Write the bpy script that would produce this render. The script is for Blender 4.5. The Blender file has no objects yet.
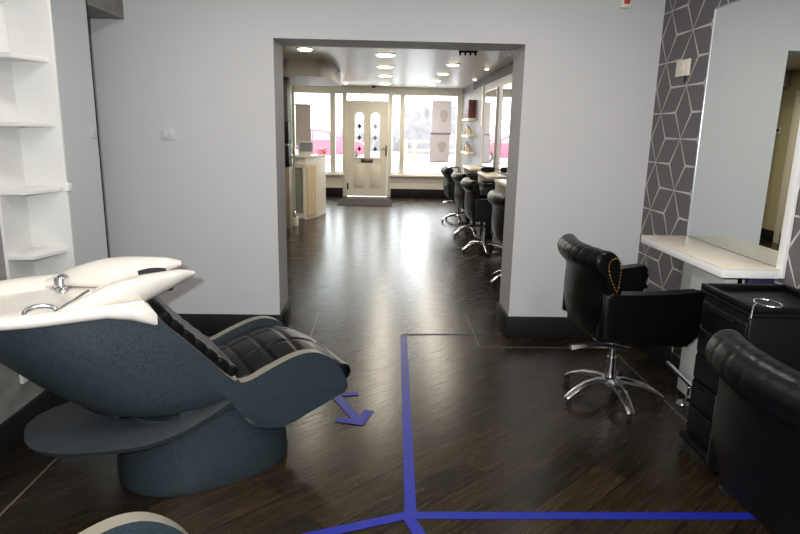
import bpy, bmesh, math, random
from mathutils import Vector, Matrix
random.seed(7)
S = bpy.context.scene
COL = S.collection
PI = math.pi

# ------------------------------------------------------------------ camera
def cam_basis(p, yaw, roll):
    f = Vector((0, math.cos(p), -math.sin(p))); d = Vector((0, -math.sin(p), -math.cos(p))); r = Vector((1, 0, 0))
    c, s = math.cos(roll), math.sin(roll)
    r2 = c * r + s * d; d2 = -s * r + c * d
    Rz = Matrix.Rotation(-yaw, 3, 'Z')
    return Rz @ r2, Rz @ d2, Rz @ f
r_, d_, f_ = cam_basis(0.221834709, 0.0295299957, -0.0203216509)
cd = bpy.data.cameras.new('camera'); cam = bpy.data.objects.new('camera', cd); COL.objects.link(cam)
cd.sensor_width = 36; cd.lens = 606.636 * 36 / 800; cd.clip_start = 0.02; cd.clip_end = 300
M = Matrix.Identity(4)
for i in range(3):
    M[i][0] = r_[i]; M[i][1] = -d_[i]; M[i][2] = -f_[i]
M[0][3], M[1][3], M[2][3] = 0, 0, 1.5
cam.matrix_world = M
S.camera = cam

# ------------------------------------------------------------------ view, world, lights
S.view_settings.view_transform = 'Standard'; S.view_settings.look = 'None'
S.view_settings.gamma = 1; S.view_settings.use_curve_mapping = False
S.view_settings.exposure = 0.0
try:
    S.cycles.use_denoising = True; S.cycles.caustics_reflective = False
except Exception: pass
w = bpy.data.worlds.new('overcast_sky'); S.world = w; w.use_nodes = True
w.node_tree.nodes['Background'].inputs[0].default_value = (0.93, 0.96, 1.0, 1)
w.node_tree.nodes['Background'].inputs[1].default_value = 8.5

def lamp(name, kind, loc, power, color, size=.1, rot=(0, 0, 0), spot=None):
    l = bpy.data.lights.new(name, kind); l.energy = power; l.color = color
    if kind == 'AREA': l.shape = 'DISK'; l.size = size
    else: l.shadow_soft_size = size
    if kind == 'SPOT': l.spot_size = spot or 2.4; l.spot_blend = .6
    o = bpy.data.objects.new(name, l); COL.objects.link(o); o.location = loc; o.rotation_euler = rot
    return o
WARM = (1.0, .90, .74)
lamp('camera_flash', 'POINT', (-.07, -.02, 1.58), 200, (.95, .97, 1.0), .018)
FRONT_FILL_LIGHTS = [(-.9, 3.0), (.9, 3.0), (-.9, 1.2), (.9, 1.2), (-.9, -.6), (.9, -.6)]  # unseen ceiling lamps, added to supply the front room's ambient light
SALON_A = [(0.0, 8.03), (0.0, 9.5), (0.0, 11.02), (0.0, 12.87)]
SALON_B = [(.96, 9.0), (.95, 10.41), (.95, 11.84), (.94, 12.86)]
SALON_C = [(-.957, 7.63)]
for (x, y) in FRONT_FILL_LIGHTS:
    lamp('lamp_front_fill', 'AREA', (x, y, 2.55), 10, (1, .95, .89), .16)
for (x, y) in SALON_A + SALON_B + SALON_C:
    lamp('lamp_salon', 'AREA', (x, y, 2.385), 13, WARM, .16)

# ------------------------------------------------------------------ materials
def lin(c):
    c = c / 255.0
    return c / 12.92 if c <= .04045 else ((c + .055) / 1.055) ** 2.4
def rgb(r, g, b): return (lin(r), lin(g), lin(b), 1)
MATS = {}
def mat(name, col, rough=.5, metal=0, noise=0, scale=20, bump=0, bscale=60, spec=.5, coat=0, stretch=None, emit=None, estr=1, rough_var=0):
    if name in MATS: return MATS[name]
    m = bpy.data.materials.new(name); m.use_nodes = True; nt = m.node_tree; b = nt.nodes['Principled BSDF']
    c = rgb(*col)
    b.inputs['Base Color'].default_value = c; b.inputs['Roughness'].default_value = rough; b.inputs['Metallic'].default_value = metal
    b.inputs['Specular IOR Level'].default_value = spec
    b.inputs['Coat Weight'].default_value = coat; b.inputs['Coat Roughness'].default_value = .05
    tc = nt.nodes.new('ShaderNodeTexCoord')
    vec = tc.outputs['Object']
    if stretch:
        mp = nt.nodes.new('ShaderNodeMapping'); mp.inputs['Scale'].default_value = stretch; nt.links.new(vec, mp.inputs[0]); vec = mp.outputs[0]
    nz = nt.nodes.new('ShaderNodeTexNoise'); nz.inputs['Scale'].default_value = scale; nz.inputs['Detail'].default_value = 4
    nt.links.new(vec, nz.inputs[0])
    if noise:
        mx = nt.nodes.new('ShaderNodeMix'); mx.data_type = 'RGBA'
        mx.inputs[6].default_value = tuple(max(0, v * (1 - noise)) for v in c[:3]) + (1,)
        mx.inputs[7].default_value = tuple(min(1, v * (1 + noise)) for v in c[:3]) + (1,)
        nt.links.new(nz.outputs[0], mx.inputs[0]); nt.links.new(mx.outputs[2], b.inputs['Base Color'])
    if rough_var:
        mr = nt.nodes.new('ShaderNodeMapRange'); mr.inputs[3].default_value = rough - rough_var; mr.inputs[4].default_value = rough + rough_var
        nt.links.new(nz.outputs[0], mr.inputs[0]); nt.links.new(mr.outputs[0], b.inputs['Roughness'])
    if bump:
        n2 = nt.nodes.new('ShaderNodeTexNoise'); n2.inputs['Scale'].default_value = bscale; nt.links.new(vec, n2.inputs[0])
        bp = nt.nodes.new('ShaderNodeBump'); bp.inputs['Strength'].default_value = bump; bp.inputs['Distance'].default_value = .01
        nt.links.new(n2.outputs[0], bp.inputs['Height']); nt.links.new(bp.outputs[0], b.inputs['Normal'])
    if emit:
        b.inputs['Emission Color'].default_value = rgb(*emit); b.inputs['Emission Strength'].default_value = estr
    MATS[name] = m
    return m

WALL = mat('wall_paint', (214, 214, 215), .55, noise=.02, scale=6, bump=.02, bscale=90)
REVEAL = WALL
CEIL = mat('ceiling_paint', (214, 208, 200), .35, noise=.03, scale=4)
BEIGE = mat('beige_wall', (190, 178, 140), .6, noise=.04, scale=5)
GREYW = mat('grey_wall', (128, 126, 128), .5, noise=.05, scale=8)
CONC = mat('concrete_wallpaper', (132, 130, 125), .6, noise=.45, scale=7, bump=.05, bscale=40, stretch=(1, 1, 2.5))
SKIRT = mat('dark_skirting', (26, 24, 25), .6, spec=.25, noise=.35, scale=14, stretch=(1, 1, 6))
WHITE = mat('white_laminate', (240, 240, 238), .3, noise=.01)
SHELFW = mat('shelf_white', (216, 216, 213), .35, noise=.01)
WPVC = mat('white_frame', (226, 222, 212), .4, noise=.02)
CREAM = mat('cream_laminate', (238, 230, 212), .3, noise=.03, scale=6)
DOORM = mat('cream_door', (228, 222, 208), .35, noise=.02)
CERAM = mat('white_ceramic', (226, 221, 212), .12, noise=.01, coat=.6)
CHROME = mat('chrome', (215, 215, 218), .12, 1, rough_var=.04)
SATIN = mat('satin_chrome', (225, 225, 226), .24, 1, rough_var=.05)
STEEL = mat('brushed_steel', (170, 170, 172), .3, 1, rough_var=.08)
LEATHER = mat('black_leather', (6, 6, 7), .33, noise=.25, scale=60, bump=.1, bscale=160, spec=.22)
BLACKP = mat('black_plastic', (6, 6, 7), .42, spec=.3, noise=.1, scale=40)
RUBBER = mat('black_rubber', (24, 24, 25), .7, noise=.1)
SHELLM = mat('blue_grey_shell', (41, 52, 58), .45, noise=.9, scale=130, bump=.06, bscale=220, rough_var=.1)
EDGEM = mat('flash_lit_edge', (122, 117, 104), .5, noise=.12, scale=140)  # lighter tone for the shell's upper edges, flash light put into the colour
BRASS = mat('brass_nail', (190, 150, 80), .25, 1, rough_var=.05)
TAPE = mat('blue_tape', (14, 30, 140), .5, noise=.12, scale=14, bump=.1, bscale=30)
INLAY = mat('inlay_strip', (112, 102, 84), .4, noise=.1)
RED = mat('hazed_red_car_paint', (200, 60, 84), .3, noise=.03, coat=.5)  # red lightened towards pink, window flare and haze put into the colour
GLASSD = mat('dark_car_glass', (120, 130, 138), .1, noise=.1)
TYRE = mat('tyre', (50, 48, 50), .8, noise=.1)
MATM = mat('doormat_pile', (72, 68, 66), .95, spec=.05, noise=.3, scale=200, bump=.3, bscale=300)
OAK = mat('pale_oak', (222, 200, 165), .45, noise=.15, scale=10, stretch=(8, 8, 1))
BULB = mat('bulb_glow', (255, 250, 235), .4, emit=(255, 240, 205), estr=5)
SILV = mat('wallpaper_line', (196, 194, 190), .35, noise=.05)
PAPER = mat('wallpaper_ground', (102, 98, 100), .6, noise=.12, scale=5, stretch=(1, 1, 4))
GLIT = mat('glitter_wallpaper', (112, 108, 112), .4, noise=.5, scale=60, stretch=(1, 1, .35), bump=.3, bscale=120)

def mirror_mat():
    m = bpy.data.materials.new('mirror_glass'); m.use_nodes = True; b = m.node_tree.nodes['Principled BSDF']
    b.inputs['Base Color'].default_value = (.80, .85, .83, 1); b.inputs['Metallic'].default_value = 1; b.inputs['Roughness'].default_value = .012
    return m
MIRROR = mirror_mat()
def glass_mat(name, tint, refl=.08):
    m = bpy.data.materials.new(name); m.use_nodes = True; nt = m.node_tree
    for n in list(nt.nodes): nt.nodes.remove(n)
    out = nt.nodes.new('ShaderNodeOutputMaterial'); mx = nt.nodes.new('ShaderNodeMixShader'); mx.inputs[0].default_value = refl
    t = nt.nodes.new('ShaderNodeBsdfTransparent'); t.inputs[0].default_value = tint
    g = nt.nodes.new('ShaderNodeBsdfGlossy'); g.inputs['Roughness'].default_value = .03
    nt.links.new(t.outputs[0], mx.inputs[1]); nt.links.new(g.outputs[0], mx.inputs[2]); nt.links.new(mx.outputs[0], out.inputs[0])
    return m
GLASS = glass_mat('window_glass', (.95, .97, .96, 1), .06)
GREENG = glass_mat('green_edge_glass', (.86, .92, .88, 1), .06)

def floor_mat():
    m = bpy.data.materials.new('dark_plank_floor'); m.use_nodes = True; nt = m.node_tree; b = nt.nodes['Principled BSDF']; L = nt.links.new
    tc = nt.nodes.new('ShaderNodeTexCoord')
    mp = nt.nodes.new('ShaderNodeMapping'); mp.inputs['Rotation'].default_value = (0, 0, math.radians(-42)); L(tc.outputs['Object'], mp.inputs[0])
    br = nt.nodes.new('ShaderNodeTexBrick'); br.offset = .37; br.squash = 1
    br.inputs['Color1'].default_value = rgb(33, 27, 19); br.inputs['Color2'].default_value = rgb(54, 43, 30); br.inputs['Mortar'].default_value = rgb(15, 13, 12)
    br.inputs['Scale'].default_value = 1; br.inputs['Mortar Size'].default_value = .0022; br.inputs['Brick Width'].default_value = 1.22; br.inputs['Row Height'].default_value = .15
    br.inputs['Bias'].default_value = -.1
    L(mp.outputs[0], br.inputs[0])
    m2 = nt.nodes.new('ShaderNodeMapping'); m2.inputs['Scale'].default_value = (1.4, 22, 1); L(mp.outputs[0], m2.inputs[0])
    nz = nt.nodes.new('ShaderNodeTexNoise'); nz.inputs['Scale'].default_value = 3; nz.inputs['Detail'].default_value = 6; nz.inputs['Distortion'].default_value = .6; L(m2.outputs[0], nz.inputs[0])
    mx = nt.nodes.new('ShaderNodeMix'); mx.data_type = 'RGBA'; mx.blend_type = 'MULTIPLY'; mx.inputs[0].default_value = .85
    cr = nt.nodes.new('ShaderNodeValToRGB'); cr.color_ramp.elements[0].position = .3; cr.color_ramp.elements[0].color = (.42, .42, .42, 1)
    cr.color_ramp.elements[1].position = .72; cr.color_ramp.elements[1].color = (1.35, 1.3, 1.25, 1); L(nz.outputs[0], cr.inputs[0])
    L(br.outputs['Color'], mx.inputs[6]); L(cr.outputs[0], mx.inputs[7]); L(mx.outputs[2], b.inputs['Base Color'])
    mr = nt.nodes.new('ShaderNodeMapRange'); b.inputs['Specular IOR Level'].default_value = .4; mr.inputs[3].default_value = .2; mr.inputs[4].default_value = .33; L(nz.outputs[0], mr.inputs[0]); L(mr.outputs[0], b.inputs['Roughness'])
    bp = nt.nodes.new('ShaderNodeBump'); bp.inputs['Strength'].default_value = .03; bp.inputs['Distance'].default_value = .002; L(nz.outputs[0], bp.inputs['Height']); L(bp.outputs[0], b.inputs['Normal'])
    return m
FLOORM = floor_mat()

# ------------------------------------------------------------------ mesh helpers
class MB:
    def __init__(s): s.bm = bmesh.new(); s.mi = 0
    def _face(s, vs):
        try:
            f = s.bm.faces.new(vs); f.material_index = s.mi; f.smooth = True; return f
        except ValueError: return None
    def box(s, x0, x1, y0, y1, z0, z1, bev=0, seg=2, rz=0, piv=None):
        pts = [(x, y, z) for z in (z0, z1) for y in (y0, y1) for x in (x0, x1)]
        v = [s.bm.verts.new(p) for p in pts]
        fs = [s._face([v[i] for i in q]) for q in ((0, 2, 3, 1), (4, 5, 7, 6), (0, 1, 5, 4), (2, 6, 7, 3), (0, 4, 6, 2), (1, 3, 7, 5))]
        if bev:
            es = {e for f in fs for e in f.edges}
            r = bmesh.ops.bevel(s.bm, geom=list(es), offset=bev, segments=seg, affect='EDGES', profile=.5)
            for f in r['faces']: f.material_index = s.mi; f.smooth = True
            v = list({q for f in r['faces'] for q in f.verts} | {q for q in v if q.is_valid})
        if rz:
            c = Vector(piv or ((x0 + x1) / 2, (y0 + y1) / 2, 0))
            bmesh.ops.rotate(s.bm, verts=[q for q in v if q.is_valid], cent=c, matrix=Matrix.Rotation(rz, 3, 'Z'))
        return s
    def loft(s, rings, cap=True, closed=True):
        R = [[s.bm.verts.new(p) for p in ring] for ring in rings]
        n = len(R[0])
        for a, b in zip(R[:-1], R[1:]):
            for i in range(n if closed else n - 1):
                j = (i + 1) % n
                s._face([a[i], a[j], b[j], b[i]])
        if cap and closed:
            s._face(list(reversed(R[0]))); s._face(R[-1])
        return s
    def tube(s, path, r, seg=10, flat=1.0):
        path = [Vector(p) for p in path]; rs = r if isinstance(r, (list, tuple)) else [r] * len(path)
        rings = []
        up0 = Vector((0, 0, 1))
        for i, p in enumerate(path):
            t = (path[min(i + 1, len(path) - 1)] - path[max(i - 1, 0)]).normalized()
            u = up0 if abs(t.dot(up0)) < .95 else Vector((1, 0, 0))
            a = t.cross(u).normalized(); b = a.cross(t).normalized()
            rings.append([p + a * rs[i] * math.cos(2 * PI * k / seg) + b * rs[i] * flat * math.sin(2 * PI * k / seg) for k in range(seg)])
        return s.loft(rings)
    def cyl(s, c, r, z0, z1, seg=24, r1=None):
        r1 = r if r1 is None else r1
        return s.loft([[(c[0] + q * math.cos(2 * PI * k / seg), c[1] + q * math.sin(2 * PI * k / seg), z) for k in range(seg)] for q, z in ((r, z0), (r1, z1))])
    def lathe(s, prof, c=(0, 0, 0), seg=28, cap=True):
        return s.loft([[(c[0] + r * math.cos(2 * PI * k / seg), c[1] + r * math.sin(2 * PI * k / seg), c[2] + z) for k in range(seg)] for r, z in prof], cap)
    def ball(s, c, r, sx=1, sy=1, sz=1, seg=10):
        rings = [[(c[0] + sx * r * math.sin(PI * i / 6) * math.cos(2 * PI * k / seg), c[1] + sy * r * math.sin(PI * i / 6) * math.sin(2 * PI * k / seg), c[2] + sz * r * -math.cos(PI * i / 6)) for k in range(seg)] for i in (0.15, 1, 2, 3, 4, 5, 5.85)]
        return s.loft(rings)
    def prism(s, prof, a, b, axis='y', bev=0, seg=2, side_mat=None, pick=None):
        """closed 2-D profile swept between a and b along an axis; faces across the sweep may take another material"""
        def P(p, t): return (p[0], t, p[1]) if axis == 'y' else ((t, p[0], p[1]) if axis == 'x' else (p[0], p[1], t))
        A = [s.bm.verts.new(P(p, a)) for p in prof]; B = [s.bm.verts.new(P(p, b)) for p in prof]
        n = len(prof); capm = s.mi
        f1 = s._face(A); f2 = s._face(list(reversed(B)))
        if side_mat is not None: s.mi = side_mat
        fs = []
        for i in range(n):
            j = (i + 1) % n; fs.append(s._face([A[i], B[i], B[j], A[j]]))
        s.mi = capm
        if pick:
            for f in fs:
                if f and not pick(f.calc_center_median()): f.material_index = capm
        if bev:
            es = list(f1.edges) + list(f2.edges)
            r = bmesh.ops.bevel(s.bm, geom=es, offset=bev, segments=seg, affect='EDGES', profile=.5)
            for f in r['faces']: f.smooth = True; f.material_index = side_mat if side_mat is not None and (not pick or pick(f.calc_center_median())) else capm
        return s
    def grid(s, fn, nu, nv):
        V = [[s.bm.verts.new(fn(i / nu, j / nv)) for j in range(nv + 1)] for i in range(nu + 1)]
        for i in range(nu):
            for j in range(nv): s._face([V[i][j], V[i + 1][j], V[i + 1][j + 1], V[i][j + 1]])
        return V
    def build(s, name, mats, parent=None, ang=35, loc=None, rz=0):
        bmesh.ops.recalc_face_normals(s.bm, faces=s.bm.faces[:])
        me = bpy.data.meshes.new(name); s.bm.to_mesh(me); s.bm.free()
        for m in (mats if isinstance(mats, (list, tuple)) else [mats]): me.materials.append(m)
        try: me.set_sharp_from_angle(angle=math.radians(ang))
        except Exception: pass
        o = bpy.data.objects.new(name, me); COL.objects.link(o)
        if parent: o.parent = parent
        if loc: o.location = loc
        o.rotation_euler[2] = rz
        return o

def tag(o, label, cat, group=None, kind=None):
    o['label'] = label; o['category'] = cat
    if group: o['group'] = group
    if kind: o['kind'] = kind
    return o
def thing(name, label, cat, loc=(0, 0, 0), rz=0, group=None):
    o = bpy.data.objects.new(name, None); COL.objects.link(o); o.empty_display_size = .1
    o.location = loc; o.rotation_euler[2] = rz
    return tag(o, label, cat, group)
def struct(o): o['kind'] = 'structure'; return o
def copy_tree(o, parent=None):
    c = o.copy(); COL.objects.link(c)
    if parent: c.parent = parent
    for ch in list(o.children): copy_tree(ch, c)
    return c
def smooth_poly(pts, n=6, closed=False):
    """Catmull-Rom through points"""
    out = []; N = len(pts)
    rng = range(N if closed else N - 1)
    for i in rng:
        g = lambda k: pts[k % N] if closed else pts[max(0, min(N - 1, k))]
        p0, p1, p2, p3 = g(i - 1), g(i), g(i + 1), g(i + 2)
        for k in range(n):
            t = k / n
            out.append(tuple(.5 * (2 * b + (c - a) * t + (2 * a - 5 * b + 4 * c - d) * t * t + (3 * b - a - 3 * c + d) * t ** 3) for a, b, c, d in zip(p0, p1, p2, p3)))
    if not closed: out.append(tuple(pts[-1]))
    return out
def box_obj(name, m, x0, x1, y0, y1, z0, z1, bev=0, parent=None):
    return MB().box(x0, x1, y0, y1, z0, z1, bev).build(name, m, parent)

# ------------------------------------------------------------------ room shell
XL, XR, YW, YW2 = -1.74, 1.875, 4.32, 4.70
OX0, OX1, OZ = -.753, .948, 2.085
SX0, SX1, YF, ZC = -2.05, 1.74, 14.0, 2.43
struct(box_obj('floor', FLOORM, -2.7, 2.1, -2.2, YF + .15, -.1, 0))
struct(box_obj('ceiling_front', CEIL, -2.7, 2.1, -2.2, YW, 2.6, 2.7))
struct(box_obj('ceiling_salon', CEIL, -2.3, 2.1, YW2, YF + .15, ZC, 2.7))
b = MB(); b.box(-2.7, OX0, YW, YW2, 0, 2.7); b.box(OX1, 2.1, YW, YW2, 0, 2.7); b.box(OX0, OX1, YW, YW2, OZ, 2.7)
struct(b.build('wall_back', WALL))
b = MB(); b.box(-2.7, XL, -2.2, 3.80, 0, 2.6); b.box(-2.7, XL + .008, 3.80, YW, 2.178, 2.6); b.box(-2.7, -2.6, 3.8, YW, 0, 2.178)
struct(b.build('wall_left', CONC))
struct(box_obj('wall_rear', WALL, -2.7, 2.1, -2.3, -2.2, 0, 2.7))
struct(box_obj('wall_salon_left', BEIGE, SX0 - .1, SX0, YW2, YF, 0, ZC))
struct(box_obj('wall_salon_right', GREYW, SX1, 2.1, YW2, YF, 0, ZC))

# patterned right wall : dark ground, pale rhombus lines
wr = struct(box_obj('wall_right', PAPER, XR, 2.1, -2.2, YW, 0, 2.6))
def clip_seg(a, b, y0, y1, z0, z1):
    t0, t1 = 0, 1; d = (b[0] - a[0], b[1] - a[1])
    for p, q in ((-d[0], a[0] - y0), (d[0], y1 - a[0]), (-d[1], a[1] - z0), (d[1], z1 - a[1])):
        if abs(p) < 1e-9:
            if q < 0: return None
        else:
            r = q / p
            if p < 0: t0 = max(t0, r)
            else: t1 = min(t1, r)
    return (t0, t1) if t1 - t0 > 1e-4 else None
b = MB(); AV, CS = .326, .318; EY = CS * 2 / 3
for i in range(-14, 5):
    for k in range(-2, 11):
        cy = 3.882 + i * CS; cz = 1.155 + k * AV + (AV / 2 if i % 2 else 0) - AV * 2
        for q in range(6):
            an = q * PI / 3; e = (cy + math.cos(an) * EY, cz + (math.sin(an) / math.sin(PI / 3)) * AV / 2)
            c = clip_seg((cy, cz), e, -1.5, YW, .15, 2.6)
            if not c: continue
            P = [(cy + (e[0] - cy) * t, cz + (e[1] - cz) * t, .0025 + .0055 * t) for t in c]
            L = math.hypot(e[0] - cy, e[1] - cz); n = (-(e[1] - cz) / L, (e[0] - cy) / L)
            vs = []
            for sgn, (py, pz, hw) in ((1, P[0]), (1, P[1]), (-1, P[1]), (-1, P[0])):
                vs.append(b.bm.verts.new((XR - .0012, py + sgn * n[0] * hw, pz + sgn * n[1] * hw)))
            b._face(vs)
b.build('wallpaper_lines', SILV, wr)

# skirtings
b = MB()
b.box(-2.6, OX0 + .022, YW - .022, YW, 0, .152, .004); b.box(OX0, OX0 + .022, YW, YW2, 0, .152, .004)
struct(b.build('baseboard_back_left', SKIRT))
b = MB()
b.box(OX1 - .022, XR, YW - .022, YW, 0, .16, .004); b.box(OX1 - .022, OX1, YW, YW2, 0, .16, .004)
struct(b.build('baseboard_back_right', SKIRT))
struct(box_obj('baseboard_left', SKIRT, XL, XL + .022, -2.2, 3.80, 0, .152, .004))
struct(box_obj('baseboard_right', SKIRT, XR - .022, XR, -2.2, YW - .022, 0, .152, .004))
struct(box_obj('baseboard_salon_left', SKIRT, SX0, SX0 + .02, YW2, YF, 0, .16, .004))
struct(box_obj('baseboard_salon_right', SKIRT, SX1 - .02, SX1, YW2, YF, 0, .16, .004))

# thin pale inlay border in the floor
def strip(n, pts):
    b = MB()
    for (x0, y0), (x1, y1) in zip(pts[:-1], pts[1:]):
        h = .0045
        if abs(x1 - x0) < .001: b.box(x0 - h, x0 + h, min(y0, y1) - h, max(y0, y1) + h, -.002, .0012)
        else: b.box(min(x0, x1) - h, max(x0, x1) + h, y0 - h, y0 + h, -.002, .0012)
    struct(b.build('trim_%d' % n, INLAY))
strip(1, [(-1.482, -1.0), (-1.482, 4.09), (-.525, 4.09), (-.525, 4.88), (-.9, 4.88)])
strip(2, [(1.3, 4.93), (.702, 4.93), (.702, 4.087), (1.648, 4.087), (1.648, -.8)])

# ------------------------------------------------------------------ shopfront: frame wall, windows, door
b = MB()
for x0, x1 in ((SX0 - .2, -.90), (.13, SX1 + .3)):
    b.box(x0, x1, YF - .06, YF + .12, 0, .50)
b.box(SX0 - .2, SX1 + .3, YF - .04, YF + .12, 2.30, 2.7)
b.box(SX0 - .2, SX0, YF - .04, YF + .12, .5, 2.3); b.box(1.70, SX1 + .3, YF - .04, YF + .12, .5, 2.3)
struct(b.build('wall_shopfront', WPVC))
b = MB(); b.box(SX0, -.93, YF - .085, YF - .06, 0, .19, .004); b.box(.16, SX1, YF - .085, YF - .06, 0, .19, .004)
struct(b.build('baseboard_shopfront', SKIRT))
def window(n, x0, x1, z0, z1, fl=.05, fr=.05, fb=.05, ft=.04):
    b = MB(); y0, y1 = YF - .03, YF + .06
    b.box(x0, x0 + fl, y0, y1, z0, z1, .004); b.box(x1 - fr, x1, y0, y1, z0, z1, .004)
    b.box(x0 + fl, x1 - fr, y0, y1, z0, z0 + fb, .004); b.box(x0 + fl, x1 - fr, y0, y1, z1 - ft, z1, .004)
    o = struct(b.build('window_%d' % n, WPVC))
    box_obj('window_pane', GLASS, x0 + fl, x1 - fr, YF + .01, YF + .016, z0 + fb, z1 - ft, 0, o)
    if z0 < 1: box_obj('window_sill', WPVC, x0, x1, YF - .14, YF - .03, z0 - .03, z0 + .012, .004, o)
window(1, SX0, -1.16, .50, 2.30, .05, .06)
window(2, -1.16, -.90, .50, 2.30, .06, .04)
window(3, .13, .40, .50, 2.30, .04, .06)
window(4, .40, 1.70, .50, 2.30, .05, .08)
b = MB()
for x0, x1 in ((-.93, -.84), (.075, .16)): b.box(x0, x1, YF - .08, YF + .08, 0, 2.30, .005)
b.box(-.84, .075, YF - .08, YF + .08, 2.065, 2.12, .004); b.box(-.84, .075, YF - .08, YF + .08, 2.27, 2.30)
d1 = struct(b.build('door_1', DOORM))
box_obj('transom_pane', GLASS, -.84, .075, YF, YF + .006, 2.12, 2.27, 0, d1)
# leaf with two arched lights : cut as strips around arches
def arch(cx, hw, z0, z1, n=10):
    zs = z1 - hw
    return [(cx - hw, z0), (cx + hw, z0)] + [(cx + hw * math.cos(PI * k / n), zs + hw * math.sin(PI * k / n)) for k in range(n + 1)]
def holed(outer, holes, y0, y1):
    cu = bpy.data.curves.new('c', 'CURVE'); cu.dimensions = '2D'; cu.fill_mode = 'BOTH'; cu.extrude = (y1 - y0) / 2
    for ring in [outer] + holes:
        sp = cu.splines.new('POLY'); sp.points.add(len(ring) - 1); sp.use_cyclic_u = True
        for p, q in zip(sp.points, ring): p.co = (q[0], q[1], 0, 1)
    o = bpy.data.objects.new('c', cu); COL.objects.link(o)
    me = bpy.data.meshes.new_from_object(o.evaluated_get(bpy.context.evaluated_depsgraph_get()))
    bpy.data.objects.remove(o); bpy.data.curves.remove(cu)
    me.transform(Matrix.Translation((0, (y0 + y1) / 2, 0)) @ Matrix.Rotation(PI / 2, 4, 'X'))
    return me
me = holed([(-.838, .012), (.073, .012), (.073, 2.062), (-.838, 2.062)], [arch(-.56, .10, .88, 1.87), arch(-.205, .10, .88, 1.87)], YF - .05, YF)
me.materials.append(DOORM); leaf = bpy.data.objects.new('door_leaf', me); COL.objects.link(leaf); leaf.parent = d1
for cx in (-.56, -.205):
    me = holed(arch(cx, .122, .858, 1.892), [arch(cx, .10, .88, 1.87)], YF - .062, YF - .05); me.materials.append(DOORM)
    o = bpy.data.objects.new('glazing_bead', me); COL.objects.link(o); o.parent = leaf
    p = box_obj('door_pane', GLASS, cx - .1, cx + .1, YF - .027, YF - .022, .88, 1.87, 0, leaf)
    b = MB()
    for z in (1.07, 1.32, 1.57):
        b.prism([(cx - .048, z), (cx, z - .06), (cx + .048, z), (cx, z + .06)], YF - .034, YF - .018)
    b.build('dark_diamond', mat('dark_leaded_glass', (40, 36, 46), .15, noise=.1), p)
for cx in (-.56, -.205):
    b = MB(); b.box(cx - .125, cx + .125, YF - .058, YF - .05, .2, .72, .003); b.box(cx - .085, cx + .085, YF - .066, YF - .056, .24, .68, .006)
    b.build('raised_panel', DOORM, leaf)
b = MB(); b.box(-.52, -.25, YF - .062, YF - .05, .77, .85, .004); b.box(-.49, -.28, YF - .07, YF - .06, .785, .835, .004)
b.build('letterbox', mat('pewter', (110, 104, 96), .35, 1), leaf)
b = MB(); b.box(.025, .06, YF - .06, YF - .05, .92, 1.16, .003); b.tube([(.042, YF - .05, 1.08), (.042, YF - .1, 1.08), (-.06, YF - .1, 1.08)], .01)
b.build('door_handle', mat('pewter', (110, 104, 96), .35, 1), leaf)
b = MB(); b.box(-.835, -.80, YF - .065, YF - .05, .16, .30, .003); b.build('door_hinge', BLACKP, leaf)
tag(box_obj('doormat', MATM, -.93, .18, 12.15, 13.3, .0005, .012, .003), 'grey rectangular doormat on the floor inside the cream front door', 'doormat')

# ------------------------------------------------------------------ front room, right : desk, mirror, plates
t = thing('dressing_table', 'long white wall desk, warm reflection painted cream on its top, under the tall mirror on the patterned wall', 'desk', (1.72, 3.16, 0))
b = MB(); b.box(1.578 - 1.72, 1.853 - 1.72, -.455, .46, .858, .898, .003); b.build('desk_edge', WHITE, t)
b = MB(); b.box(1.578 - 1.72, 1.853 - 1.72, -.455, .46, .8985, .905, .002); b.build('desk_top', CREAM, t)  # cream tone puts the warm reflection into the white top's colour
b = MB(); b.box(.0, .125, -.435, -.405, .02, .858, .002); b.build('side_panel', mat('navy_panel', (40, 38, 70), .4, noise=.05), t)
b = MB(); b.box(.06, .125, -.15, .20, .02, .858, .003); b.build('pedestal', WHITE, t)
t = thing('wall_mirror', 'tall wall mirror behind the white desk on the patterned wall, reflecting a doorway', 'mirror', (1.864, 3.18, 0))
b = MB(); b.box(-.008, .008, -.435, .43, .03, 2.20); b.build('mirror_glass', MIRROR, t)
b = MB(); b.box(-.011, .009, .43, .437, .03, 2.206); b.box(-.011, .009, -.435, .437, 2.20, 2.207); b.build('edge_trim', STEEL, t)
b = MB(); b.box(-.011, .009, -.482, -.435, .86, 2.207, .003); b.build('side_trim', WHITE, t)
t = thing('wall_control_plate', 'cream square switch plate on the patterned wall, above the desk end', 'switch', (XR - .004, 3.94, 1.915))
b = MB(); b.box(-.012, .003, -.085, .085, -.05, .05, .004); b.build('plate', CREAM, t)
b = MB(); b.box(-.016, -.012, -.03, .03, -.02, .02, .002); b.build('rocker', CREAM, t)
b = MB(); b.tube([(0, -.03, -.05), (0, -.035, -.09)], .006); b.build('cable', BLACKP, t)
t = thing('alarm_sensor', 'small white motion sensor with red light high on the back wall', 'alarm', (1.597, YW - .002, 2.36))
b = MB(); b.box(-.034, .034, -.04, .0, -.035, .05, .008); b.build('sensor_body', CREAM, t)
b = MB(); b.box(-.018, .022, -.043, -.038, -.012, .032, .003); b.build('red_lens', mat('red_lens', (200, 70, 80), .3, noise=.1), t)
t = thing('light_switch', 'white double switch plate on the back wall above the wash basins', 'switch', (-1.49, YW - .001, 1.44))
b = MB(); b.box(-.047, .047, -.009, 0, -.037, .037, .004); b.build('plate', WALL, t)
for s in (-1, 1):
    b = MB(); b.box(s * .02 - .012, s * .02 + .012, -.011, -.008, -.02, .02, .001); b.build('rocker', WALL, t)

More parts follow.
